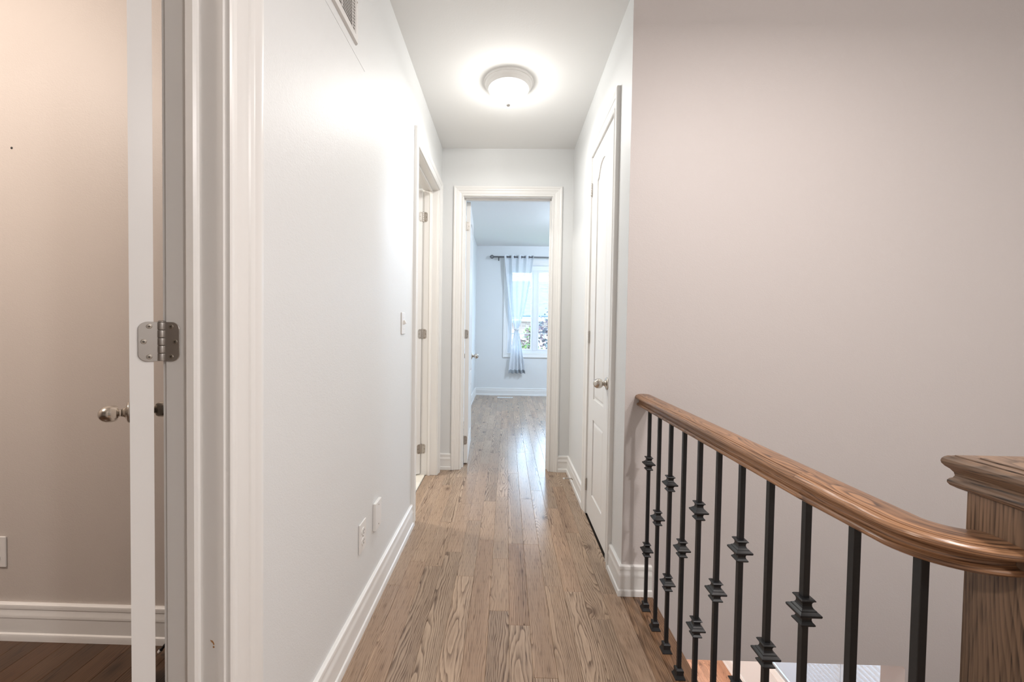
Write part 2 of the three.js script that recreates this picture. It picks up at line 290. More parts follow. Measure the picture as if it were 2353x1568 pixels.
// ---------------------------------------------------------------- door frames (local: x along the wall, z out to the hall)
const CAS = [[0, 0], [0, 0.0095], [0.003, 0.0118], [0.008, 0.0118], [0.0105, 0.0070], [0.0145, 0.0066], [0.018, 0.0098], [0.027, 0.0125], [0.038, 0.0132], [0.042, 0.0138], [0.0445, 0.0170], [0.049, 0.0182], [0.056, 0.0176], [0.060, 0.0195], [0.067, 0.0218], [0.074, 0.0212], [0.079, 0.0185], [0.080, 0.0165], [0.080, 0]];
function frame(n, label, p, turn, w, stop, sides, wide = 1) {
  const g = struct('trim_' + n, label, p, turn), h = DOORH, r = 0.005, t = WALL, C = CAS.map(([a, b]) => [a * wide, b]);
  for (const s of sides) {
    const vz = s > 0 ? PZ : NZ, z = s > 0 ? 0 : -t;
    part('casing', mould(C, V(-r, 0.001, z), UP, NX, vz, h + r - 0.001, 0, 0, -1, 0, 0.4), M.trim, g);
    part('casing', mould(C, V(w + r, 0.001, z), UP, PX, vz, h + r - 0.001, 0, 0, -1, 0, 0.4), M.trim, g);
    part('head_casing', mould(C, V(-r, h + r, z), PX, UP, vz, w + 2 * r, -1, 0, -1, 0, 0.4), M.trim, g);
  }
  part('jamb', rbox(-J, 0, 0.001, h + J, -t, 0, 0.0012), M.trim, g);
  part('jamb', rbox(w, w + J, 0.001, h + J, -t, 0, 0.0012), M.trim, g);
  part('head_jamb', rbox(0, w, h, h + J, -t, 0, 0.0012), M.trim, g);
  const st = [[0, 0], [0, 0.008], [0.003, 0.0112], [0.017, 0.0112], [0.021, 0.007], [0.021, 0]];
  part('stop', mould(st, V(0, 0.001, stop), UP, PZ, PX, h - 0.001, 0, 0, 0, 0, 0.3), M.trim, g);
  part('stop', mould(st, V(w, 0.001, stop), UP, PZ, NX, h - 0.001, 0, 0, 0, 0, 0.3), M.trim, g);
  part('head_stop', mould(st, V(0.0112, h, stop), PX, PZ, V(0, -1, 0), w - 0.0224, 0, 0, 0, 0, 0.3), M.trim, g);
  return g;
}
frame(1, 'white casing and jamb of the near left doorway', [XL, 0, LROOM[1]], Math.PI / 2, LROOM[1] - LROOM[0], -0.068, [1, -1], 1.2);
{ // chipped paint low on the near jamb, bare wood showing
  const g = scene.getObjectByName('trim_1'), w = LROOM[1] - LROOM[0], m = std({ color: lin(0.42, 0.22, 0.09), roughness: 0.8 });
  for (const pts of [[[-0.004, 0.008], [0.003, 0.006], [0.006, 0.001], [0.008, -0.004], [0.005, -0.006], [0.003, -0.001], [-0.002, 0.004]], [[0.003, -0.009], [0.007, -0.008], [0.008, -0.013], [0.004, -0.014]], [[-0.036, 0.000], [-0.033, 0.003], [-0.034, -0.003], [-0.037, -0.004]]]) {
    const s = new THREE.Shape(pts.map(([a, b]) => new THREE.Vector2(a, b)));
    const c = part('paint_chip', new THREE.ExtrudeGeometry(s, { depth: 0.0003, bevelEnabled: false }), m, g); c.rotation.y = -Math.PI / 2; c.position.set(w + 0.00005, 0.546, -0.025); c.scale.setScalar(0.75);
  }
}
frame(2, 'white casing of the bathroom doorway in the left wall', [XL, 0, BATH[1]], Math.PI / 2, BATH[1] - BATH[0], -0.068, [1, -1]);
frame(3, 'white casing of the bedroom doorway at the hallway end', [BED[0], 0, ZF], 0, BED[1] - BED[0], -0.068, [1, -1]);
frame(4, 'white casing around the closet door in the right wall', [XR, 0, CLOSET[0]], -Math.PI / 2, CLOSET[1] - CLOSET[0], -0.064, [1]);

// ---------------------------------------------------------------- hinges, knobs, doors
const plateShape = (w, h, r) => { const s = new THREE.Shape(); s.moveTo(0, -h / 2); s.lineTo(w - r, -h / 2); s.absarc(w - r, -h / 2 + r, r, -Math.PI / 2, 0, false); s.lineTo(w, h / 2 - r); s.absarc(w - r, h / 2 - r, r, 0, Math.PI / 2, false); s.lineTo(0, h / 2); return s; };
const leafGeo = new THREE.ExtrudeGeometry(plateShape(0.0345, 0.076, 0.0145), { depth: 0.0012, bevelEnabled: true, bevelThickness: 0.0004, bevelSize: 0.0004, bevelSegments: 1, curveSegments: 8 });
const screwGeo = (() => {                                        // dished head with a cross recess, axis +z
  const head = lathe([[0.0048, 0], [0.0046, 0.0008], [0.0038, 0.0011], [0.0036, 0.0007], [0.0034, 0.0010], [0, 0.0013]], 16).rotateX(Math.PI / 2);
  const cross = merge([new THREE.BoxGeometry(0.0040, 0.0011, 0.0006).translate(0, 0, 0.0012), new THREE.BoxGeometry(0.0011, 0.0040, 0.0006).translate(0, 0, 0.0012)]);
  return mergeGeometries([plain(head), plain(cross)], true);
})();
const screwMat = [M.screw, M.slot];
const barrelGeo = (() => {
  const a = []; for (let i = 0; i < 5; i++) { const L = 0.0152; a.push(lathe([[0, 0], [0.0050, 0], [0.0064, 0.0010], [0.0064, L - 0.0014], [0.0050, L - 0.0004], [0, L - 0.0004]], 20).translate(0, -0.038 + i * L, 0)); }
  a.push(lathe([[0, 0], [0.0056, 0], [0.006, 0.001], [0.0045, 0.0028], [0, 0.0032]], 20).translate(0, 0.038, 0)); return merge(a);
})();
// s: side of the pin line on which the slab lies; open: how far the door is turned from closed (radians, about y in door axes)
function hinge(door, y, s, open) {
  const h = new THREE.Group(); h.name = 'hinge'; h.position.set(0, y, 0); door.add(h);
  part('barrel', barrelGeo, M.hinge, h);
  const mk = (turn, side) => {                                    // a plate from the pin along local z = s, its face towards side*x
    const m = part('hinge_leaf', leafGeo, M.hinge, h); m.rotation.order = 'YXZ';
    // plate in its own xy; x runs from the pin, z is the face
    const dirZ = V(0, 0, s), face = V(side, 0, 0);
    const q = new THREE.Matrix4().makeBasis(dirZ, V(0, 1, 0), face); if (q.determinant() < 0) q.makeBasis(dirZ, V(0, -1, 0), face);
    const base = V(side < 0 ? 0.0016 : -0.0016, 0, 0);
    const all = new THREE.Matrix4().makeRotationY(turn).multiply(new THREE.Matrix4().makeTranslation(base.x, 0, 0)).multiply(q);
    all.decompose(m.position, m.quaternion, m.scale);
    for (const [a, b] of [[0.0185, 0.0295], [0.0265, 0], [0.0185, -0.0295]]) { const c = part('screw', screwGeo, screwMat, h); new THREE.Matrix4().copy(all).multiply(new THREE.Matrix4().makeTranslation(a, b, 0.0014)).decompose(c.position, c.quaternion, c.scale); }
  };
  mk(0, -1);                                                      // on the edge of the door, seen from the jamb side
  mk(-open, 1);                                                   // on the jamb
  return h;
}
const rosetteGeo = lathe([[0, 0], [0.0325, 0], [0.0325, 0.004], [0.030, 0.0065], [0.020, 0.009], [0.014, 0.014], [0.0115, 0.020], [0, 0.020]], 40);
const knobGeo = lathe([[0, 0.010], [0.0105, 0.012], [0.0108, 0.023], [0.0125, 0.0255], [0.0190, 0.0270], [0.0235, 0.0325], [0.0258, 0.042], [0.0252, 0.053], [0.0215, 0.0615], [0.0150, 0.0680], [0.0075, 0.0715], [0, 0.0722]], 40);
function knobSet(door, x, y, zf, side) {
  const k = part('knob', knobGeo, M.nickel, door); k.position.set(x, y, zf); k.rotation.x = side * Math.PI / 2;
  part('rosette', rosetteGeo, M.nickel, k);
}
function archPath(S, x0, x1, y0, ys, ya) {                        // panel outline with an eyebrow top
  const w = x1 - x0; S.moveTo(x0, y0); S.lineTo(x1, y0); S.lineTo(x1, ys);
  if (ya > ys) { S.bezierCurveTo(x1 - w * 0.16, ys, x1 - w * 0.16, ya, x0 + w / 2, ya); S.bezierCurveTo(x0 + w * 0.16, ya, x0 + w * 0.16, ys, x0, ys); } else S.lineTo(x0, ys);
  S.lineTo(x0, y0); return S;
}
function doorLeaf(door, w, s, stile, hingeOpen, ys = [0.214, 1.137, 2.064], a = 0.006) {
  const y0 = 0.014, y1 = DOORH - 0.004, th = 0.035, sk = 0.007, x0 = 0.0025, x1 = w - 0.003;
  const P = [[stile, w - stile, 0.175, 0.640, 0.640], [stile, w - stile, 0.765, 2.085, 2.165]];
  const zA = s > 0 ? a : -a - th;
  const geos = [span(x0, x1, y0, y1, zA + sk, zA + th - sk)];
  for (const f of [0, 1]) {
    const S = new THREE.Shape(); S.moveTo(x0, y0); S.lineTo(x1, y0); S.lineTo(x1, y1); S.lineTo(x0, y1); S.lineTo(x0, y0);
    for (const q of P) S.holes.push(archPath(new THREE.Path(), ...q));
    geos.push(new THREE.ExtrudeGeometry(S, { depth: sk, bevelEnabled: false, curveSegments: 10 }).translate(0, 0, f ? zA + th - sk : zA));
  }
  part('slab', geos, M.door, door);
  for (const f of [0, 1]) for (const q of P) {
    const i = 0.034, S = archPath(new THREE.Shape(), q[0] + i, q[1] - i, q[2] + i, q[3] - i, q[4] - i);
    const g = new THREE.ExtrudeGeometry(S, { depth: 0.0006, bevelEnabled: true, bevelThickness: 0.0054, bevelSize: 0.020, bevelSegments: 3, curveSegments: 10 });
    const m = part('panel', g, M.door, door); if (f) m.position.z = zA + th - sk; else { m.scale.z = -1; m.position.z = zA + sk; }
  }
  knobSet(door, w - 0.063, 0.905, zA + th, 1); knobSet(door, w - 0.063, 0.905, zA, -1);
  for (const y of ys) hinge(door, y, s, hingeOpen);
}
const door = (n, label, p, turn) => struct('door_' + n, label, p, turn);
{
  const o = 2.379, d = door(1, 'white door standing open into the side room at left, seen edge on', [XL - WALL - 0.006, 0, LROOM[0] + 0.0025], -Math.PI / 2 - o); doorLeaf(d, LROOM[1] - LROOM[0] - 0.003, -1, 0.11, -o, [0.214, 1.147, 2.064], 0.012);
  const ob = 2.45, b = door(2, 'white bathroom door standing open, its hinge edge behind the left casing', [XL - WALL - 0.006, 0, BATH[0] + 0.0025], -Math.PI / 2 - ob); doorLeaf(b, BATH[1] - BATH[0] - 0.003, -1, 0.11, -ob);
  const oc = Math.PI / 2 + 0.05, c = door(3, 'white bedroom door standing open inside the far doorway', [BED[0] + 0.0025, 0, ZF - WALL - 0.006], oc); doorLeaf(c, BED[1] - BED[0] - 0.003, 1, 0.11, oc);
  const e = door(4, 'closed white closet door with two raised panels, the upper one arched', [XR - 0.006, 0, CLOSET[0] + 0.0025], -Math.PI / 2); doorLeaf(e, CLOSET[1] - CLOSET[0] - 0.003, -1, 0.135, 0, [0.193, 1.141, 2.073]);
}

// ---------------------------------------------------------------- ceiling lights
function ceilingLight(label, x, y, z, [I, share, c], glow) {
  const t = thing('ceiling_light', label, 'ceiling light', [x, y, z]);
  part('pan', toCreasedNormals(lathe([[0, 0], [0.149, 0], [0.1495, -0.0015], [0.1485, -0.0115], [0.1465, -0.0130], [0.1425, -0.0132], [0.1415, -0.0145], [0.1420, -0.0160], [0.1405, -0.0200], [0.1370, -0.0262], [0.1340, -0.0285], [0.1325, -0.0290], [0.1280, -0.0345], [0.1235, -0.0390], [0.1225, -0.0405], [0.1235, -0.0425], [0.1225, -0.0450], [0.1195, -0.0460], [0.1185, -0.0450], [0.1165, -0.0452], [0.1160, -0.0470], [0.112, -0.047], [0, -0.044]], 64), 0.5), M.trim, t);
  const glassM = std({ color: lin(0.9, 0.88, 0.84), roughness: 0.35, emissive: lin(...c), emissiveIntensity: glow });
  const pr = []; for (let i = 0; i <= 16; i++) { const a = i / 16 * Math.PI / 2; pr.push([0.114 * Math.pow(Math.cos(a), 0.8), -0.044 - 0.088 * Math.sin(a)]); }
  pr[16][0] = 0; pr.unshift([0.117, -0.040]);
  part('glass_shade', lathe(pr, 64), glassM, t);
  part('finial', lathe([[0, 0.004], [0.012, 0.004], [0.0135, 0], [0.011, -0.006], [0.006, -0.010], [0, -0.011]], 24).translate(0, -0.133, 0), M.finial, t);
  const A = new THREE.RectAreaLight(lin(...c), I * (1 - share) / (0.2 * 0.2), 0.2, 0.2); A.name = 'shade_light'; A.position.set(0, -0.148, 0); A.rotation.x = -Math.PI / 2; t.add(A);
  const L = new THREE.PointLight(lin(...c), I * share, 0, 2); L.name = 'bulb'; L.position.set(0, -0.105, 0); L.castShadow = true; L.shadow.radius = 3.0; t.add(L);
  return t;
}
ceilingLight('white flush dome light glowing on the hallway ceiling', -0.012, CEIL, -2.46, LIGHT.hall, 0.95);
ceilingLight('flush dome light over the landing beside the railing', 0.95, CEIL, -0.66, LIGHT.landing, 0.95);
ceilingLight('added unseen fill light over the stairwell behind the viewer', 1.55, CEIL, 0.90, LIGHT.stairFill, 0.95);  // added fill lamp, evens out the stair wall from behind
ceilingLight('flush dome light on the bathroom ceiling', -1.7, CEIL, -2.9, LIGHT.bath, 0.95);
ceilingLight('flush dome light on the ceiling of the side room', -2.3, CEIL, -0.30, LIGHT.room, 0.8);
ceilingLight('added unseen bedroom ceiling light tinted blue like window daylight', 1.3, CEIL, -5.2, LIGHT.bedroom, 0.95);  // added lamp, brightens the bedroom in the colour of daylight
ceilingLight('added unseen fill light on the ceiling of the lower level', 0.2, -0.29, -4.8, LIGHT.lower, 0.95);  // added fill lamp, brightens the lower floor

// ---------------------------------------------------------------- railing
const RAILX = 0.610, RAILY = 0.852;
const railHalf = [[0, 0.0525], [0.012, 0.0522], [0.0215, 0.0512], [0.0252, 0.0503], [0.0259, 0.0478], [0.0268, 0.0476], [0.0275, 0.0490], [0.0310, 0.0477], [0.0342, 0.0448], [0.0360, 0.0405], [0.0358, 0.0365], [0.0340, 0.0333], [0.0305, 0.0318], [0.0262, 0.0308], [0.0215, 0.0280], [0.0188, 0.0240], [0.0180, 0.0195], [0.0190, 0.0155], [0.0218, 0.0128], [0.0262, 0.0118], [0.0285, 0.0092], [0.0290, 0.0060], [0.0278, 0.0028], [0.0240, 0]];
function sweepRail(path, cap0, cap1) {                            // path: [x, z, tangent x, tangent z, slimming of the underside]
  const half = railHalf, prof = [...half.slice().reverse().map(([a, b]) => [a, b]), ...half.slice(1).map(([a, b]) => [-a, b])], n = prof.length, pos = [], uv = [], idx = [];
  let run = 0; const per = [0]; for (let k = 1; k <= n; k++) per.push(per[k - 1] + Math.hypot(prof[k % n][0] - prof[k - 1][0], prof[k % n][1] - prof[k - 1][1]));
  path.forEach((p, i) => {
    if (i) run += Math.hypot(p[0] - path[i - 1][0], p[1] - path[i - 1][1]);
    const rx = -p[3], rz = p[2];                                  // to the right of the tangent
    for (let k = 0; k <= n; k++) { const [a, b] = prof[k % n]; pos.push(p[0] + rx * a, RAILY + b + (p[4] || 0) * (1 - b / 0.0525), p[1] + rz * a); uv.push(0.375 + 0.25 * (per[k] - per[half.length - 1]) / 0.083, run / 1.6); }
  });
  for (let i = 0; i + 1 < path.length; i++) for (let k = 0; k < n; k++) { const a = i * (n + 1) + k, b = a + 1, c = a + n + 1, d = c + 1; idx.push(a, b, d, a, d, c); }
  const caps = THREE.ShapeUtils.triangulateShape(prof.map((q) => new THREE.Vector2(q[0], q[1])), []), end = (path.length - 1) * (n + 1);
  for (const f of caps) { if (cap0) idx.push(f[0], f[1], f[2]); if (cap1) idx.push(end + f[0], end + f[2], end + f[1]); }
  const g = new THREE.BufferGeometry(); g.setAttribute('position', new THREE.Float32BufferAttribute(pos, 3)); g.setAttribute('uv', new THREE.Float32BufferAttribute(uv, 2)); g.setIndex(idx);
  let q = g.toNonIndexed(); q.computeVertexNormals();
  let vol = 0; const P = q.attributes.position.array; for (let i = 0; i < P.length; i += 9) { const A = V(P[i] - RAILX, P[i + 1] - RAILY, P[i + 2] + 1), B = V(P[i + 3] - RAILX, P[i + 4] - RAILY, P[i + 5] + 1), C = V(P[i + 6] - RAILX, P[i + 7] - RAILY, P[i + 8] + 1); vol += A.dot(B.cross(C)); }
  if (vol < 0) { for (let i = 0; i < idx.length; i += 3) { const t = idx[i + 1]; idx[i + 1] = idx[i + 2]; idx[i + 2] = t; } g.setIndex(idx); q = g.toNonIndexed(); q.computeVertexNormals(); }
  return toCreasedNormals(q, 0.45);
}
const handrail = thing('handrail', 'brown oak handrail with a moulded profile running from the wall to the newel post', 'handrail', [0, 0, 0]);
{
  const R = 0.069, zt = -0.559 - R;
  part('straight_rail', sweepRail([[RAILX, ZS + 0.001, 0, 1], [RAILX, -1.4, 0, 1], [RAILX, -0.8073, 0, 1]], true, true), M.rail, handrail);
  const arc = [[RAILX, -0.807, 0, 1, 0], [RAILX, -0.74, 0, 1, 0.002], [RAILX, -0.67, 0, 1, 0.004]];
  const c = [RAILX + R, zt]; for (let i = 0; i <= 16; i++) { const a = i / 16 * Math.PI / 2; arc.push([c[0] - R * Math.cos(a), c[1] + R * Math.sin(a), Math.sin(a), Math.cos(a), 0.005 + 0.008 * i / 16]); }
  part('corner_fitting', sweepRail(arc, true, true), M.rail, handrail);
}
const NEWX = RAILX + 0.069 + 0.0005, newelC = [NEWX + 0.048, -0.553];
{
  const n = thing('newel_post', 'square dark oak newel post with a moulded cap at the end of the handrail', 'newel post', [newelC[0], 0, newelC[1]]);
  const sh = boxUV(new RoundedBoxGeometry(0.096, 0.966, 0.096, 2, 0.002).translate(0, 0.483, 0)), U = sh.attributes.uv; for (let i = 0; i < U.count; i++) U.setXY(i, (U.getX(i) + 0.05) / 0.33, U.getY(i) / 1.6);
  part('shaft', sh, M.newel, n);
  const cp = squareTurn([[0, 1.0045], [0.0400, 1.0045], [0.0405, 1.0015], [0.0415, 1.0015], [0.0420, 1.0030], [0.0570, 1.0030], [0.0576, 1.0002], [0.0588, 1.0002], [0.0594, 1.0016], [0.0620, 1.0010], [0.0645, 0.9990], [0.0664, 0.9960], [0.0672, 0.9920], [0.0664, 0.9882], [0.0640, 0.9848], [0.0602, 0.9815], [0.0574, 0.9772], [0.0566, 0.9728], [0.0580, 0.9692], [0.0604, 0.9672], [0.0620, 0.9642], [0.0620, 0.9608], [0.0598, 0.9572], [0.0545, 0.9542], [0.0478, 0.9520], [0, 0.9520]]);
  const C = cp.attributes.uv; const N = cp.attributes.normal; for (let i = 0; i < C.count; i++) { const ax = Math.abs(N.getX(i)), ay = Math.abs(N.getY(i)), az = Math.abs(N.getZ(i)), p = cp.attributes.position, along = ax >= az ? p.getZ(i) : p.getX(i), across = ax >= az ? p.getX(i) : p.getZ(i); C.setXY(i, ay > 0.9 ? p.getX(i) / 0.33 + 0.35 : (Math.abs(across) * 0.7 + p.getY(i)) / 0.33, (ay > 0.9 ? p.getZ(i) : along) / 1.6 + 0.3); }
  part('cap', cp, M.newel, n);
}
const knuckle = squareTurn([[0.0062, 0.0280], [0.0122, 0.0272], [0.0140, 0.0252], [0.0140, 0.0236], [0.0118, 0.0222], [0.0100, 0.0196], [0.0092, 0.0160], [0.0096, 0.0122], [0.0112, 0.0088], [0.0150, 0.0058], [0.0158, 0.0040], [0.0185, 0.0026], [0.0212, 0.0004], [0.0215, -0.0022], [0.0205, -0.0046], [0.0160, -0.0058], [0.0118, -0.0082], [0.0098, -0.0118], [0.0094, -0.0155], [0.0104, -0.0190], [0.0128, -0.0214], [0.0142, -0.0230], [0.0142, -0.0256], [0.0120, -0.0276], [0.0062, -0.0280]]);
const shoe = squareTurn([[0.0062, 0.0330], [0.0100, 0.0315], [0.0122, 0.0285], [0.0125, 0.0245], [0.0115, 0.0195], [0.0122, 0.0130], [0.0155, 0.0060], [0.0172, 0.0030], [0.0172, 0]]);
const barGeo = new RoundedBoxGeometry(0.0127, RAILY + 0.011, 0.0127, 2, 0.0012).translate(0, (RAILY + 0.011) / 2, 0);
const BALX = 0.606, ordinal = ['', 'next after the corner baluster', 'third', 'fourth', 'fifth', 'sixth', 'seventh', 'eighth', 'ninth', 'tenth', ''];
for (let i = 0; i < 11; i++) {
  const z = -1.697 + i * 0.1108, dbl = i % 2 === 0;
  const label = i === 0 ? 'black iron baluster with two knuckles standing closest to the wall corner' : i === 10 ? 'black iron baluster standing closest to the newel post under the curved handrail'
    : dbl ? 'black iron baluster with two knuckles, ' + ordinal[i] + ' counting from the wall corner' : 'black iron baluster with a single middle knuckle, ' + (i === 1 ? 'next to the one at the wall corner' : ordinal[i] + ' counting from the wall corner');
  const b = thing('baluster', label, 'baluster', [BALX, 0, z], 0, 'black iron balusters under the oak handrail');
  part('bar', barGeo, M.iron, b);
  for (const y of dbl ? [0.626, 0.257] : [0.446]) { const k = part('knuckle', knuckle, M.iron, b); k.position.y = y; }
  part('shoe', shoe, M.iron, b);
}

// ---------------------------------------------------------------- switches, outlets, grille
// local: x along the wall, y up, z out of the wall, centre at the origin
const screwHead = lathe([[0.0032, 0], [0.003, 0.0008], [0, 0.0011]], 12).rotateX(Math.PI / 2);
const onLeft = Math.PI / 2;
{
  const s = thing('light_switch', 'white toggle light switch on the left wall beside the bathroom casing', 'light switch', [XL, 1.206, -2.130], onLeft);
  part('wall_plate', rbox(-0.035, 0.035, -0.0575, 0.0575, 0.0004, 0.006, 0.0025, 2), M.plate, s);
  const tg = part('toggle', rbox(-0.0045, 0.0045, -0.010, 0.010, -0.004, 0.012, 0.002, 2), M.plate, s); tg.position.set(0, 0.004, 0.006); tg.rotation.x = -0.5;
  for (const y of [-0.030, 0.030]) { const c = part('screw', screwHead, M.plate, s); c.position.set(0, y, 0.006); }
}
function outlet(label, p, turn) {
  const o = thing('outlet', label, 'outlet', p, turn);
  part('wall_plate', rbox(-0.035, 0.035, -0.0575, 0.0575, 0.0004, 0.006, 0.0025, 2), M.plate, o);
  for (const y of [-0.0195, 0.0195]) {
    const f = part('receptacle', new THREE.CylinderGeometry(0.0168, 0.0172, 0.003, 28).rotateX(Math.PI / 2).scale(1, 0.86, 1), M.plate, o); f.position.set(0, y, 0.0070);
    part('slot', [new THREE.BoxGeometry(0.0022, 0.0082, 0.0012).translate(-0.0062, 0.003, 0.0013), new THREE.BoxGeometry(0.0022, 0.0068, 0.0012).translate(0.0062, 0.003, 0.0013), cyl(0.0024, 0.0012, 12).rotateX(Math.PI / 2).translate(0, -0.0075, 0.0013)], M.slot, f);
  }
  const c = part('screw', screwHead, M.screw, o); c.position.z = 0.006; return o;
}
outlet('white duplex outlet low on the left hallway wall', [XL, 0.367, -1.541], onLeft);
outlet('white duplex outlet on the tan wall of the side room', [-1.888, 0.325, -1.445], 0);
outlet('small white outlet on the bedroom wall beyond the open door', [XL, 0.363, -6.02], onLeft);
{
  const b = thing('blank_plate', 'white blank cover plate beside the duplex outlet on the left wall', 'cover plate', [XL, 0.377, -1.708], onLeft);
  part('cover', rbox(-0.0375, 0.0375, -0.0585, 0.0585, 0.0004, 0.014, 0.0025, 2), M.plate, b);
  for (const y of [-0.042, 0.042]) { const c = part('screw', screwHead, M.screw, b); c.position.set(0, y, 0.014); }
}
{
  const w = 0.42, h = 0.36, y0 = 2.185, g = thing('air_grille', 'white return air grille high on the left hallway wall', 'vent', [XL, y0, -1.447 + w / 2], onLeft);
  const b = 0.026, fr = [[0, 0], [0, 0.004], [0.003, 0.009], [b - 0.004, 0.010], [b, 0.006], [b, 0]];
  const P = [[-w / 2, 0, PX, UP], [-w / 2, h, PX, V(0, -1, 0)]];
  part('frame', [mould(fr, V(-w / 2, 0, 0.001), PX, UP, PZ, w, 1, 0, 1, 0), mould(fr, V(-w / 2, h, 0.001), PX, V(0, -1, 0), PZ, w, 1, 0, 1, 0), mould(fr, V(-w / 2, 0, 0.001), UP, PX, PZ, h, 1, 0, 1, 0), mould(fr, V(w / 2, 0, 0.001), UP, NX, PZ, h, 1, 0, 1, 0)], M.plate, g);
  const lv = []; for (let y = b + 0.006; y < h - b; y += 0.0105) lv.push(new THREE.BoxGeometry(w - 2 * b, 0.0016, 0.013).rotateX(0.75).translate(0, y, 0.0045));
  for (let x = -w / 2 + b + 0.075; x < w / 2 - b - 0.02; x += 0.09) lv.push(new THREE.BoxGeometry(0.004, h - 2 * b, 0.003).translate(x, h / 2, 0.009));
  const l = part('louver', lv, M.plate, g); l.userData.kind = 'stuff';
  part('backing', span(-w / 2 + b, w / 2 - b, b, h - b, 0.0003, 0.001), std({ color: lin(0.30, 0.28, 0.26), roughness: 0.8 }), g);
  const c = part('screw', screwHead, M.screw, g); c.position.set(w / 2 - 0.012, h / 2 - 0.04, 0.0105);
}
{ // spring door stop
  const d = thing('spring_door_stop', 'small spring door stop with a white tip on the right baseboard', 'door stop', [XR - 0.014, 0.055, -3.045], -Math.PI / 2);
  part('base', cyl(0.010, 0.006, 20, 0.006).rotateX(Math.PI / 2).translate(0, 0, 0.003), M.nickel, d);
  const pts = []; for (let i = 0; i <= 200; i++) { const a = i / 200 * Math.PI * 2 * 14; pts.push(V(0.0042 * Math.cos(a), 0.0042 * Math.sin(a), 0.005 + 0.055 * i / 200)); }
  part('spring', new THREE.TubeGeometry(new THREE.CatmullRomCurve3(pts), 420, 0.0014, 6), M.nickel, d);
  part('tip', lathe([[0, 0], [0.0062, 0], [0.0068, 0.004], [0.0064, 0.011], [0.004, 0.0135], [0, 0.014]], 20).rotateX(Math.PI / 2).translate(0, 0, 0.060), M.plate, d);
}
{ // thin rod leaning behind the open door of the side room
  const p0 = V(-1.126, 0.142, -1.414), p1 = V(-1.222, 0.012, -1.380), dir = p1.clone().sub(p0), L = dir.length();
  const d = thing('black_rod', 'thin black rod with a pale tip in the gap beside the open left door', 'rod', [p0.x, p0.y, p0.z]);
  d.quaternion.setFromUnitVectors(V(0, 1, 0), dir.normalize());
  part('rod', lathe([[0, 0], [0.0040, 0.001], [0.0045, 0.004], [0.0045, L - 0.016], [0.0062, L - 0.012], [0, L - 0.012]], 18), M.iron, d);
  part('tip', lathe([[0.0062, L - 0.012], [0.0066, L - 0.003], [0.004, L], [0, L]], 18), M.plate, d);
}
{ // a nail left in the wall of the side room
  const n = tag(shade(new THREE.Mesh(lathe([[0, 0.0016], [0.0025, 0.0014], [0.0042, 0.0004], [0.0044, 0]], 14).rotateX(Math.PI / 2), M.dark)), 'tiny dark nail left in the tan wall of the side room', 'nail');
  n.name = 'nail'; n.position.set(-1.814, 1.816, -1.4448); scene.add(n);
}

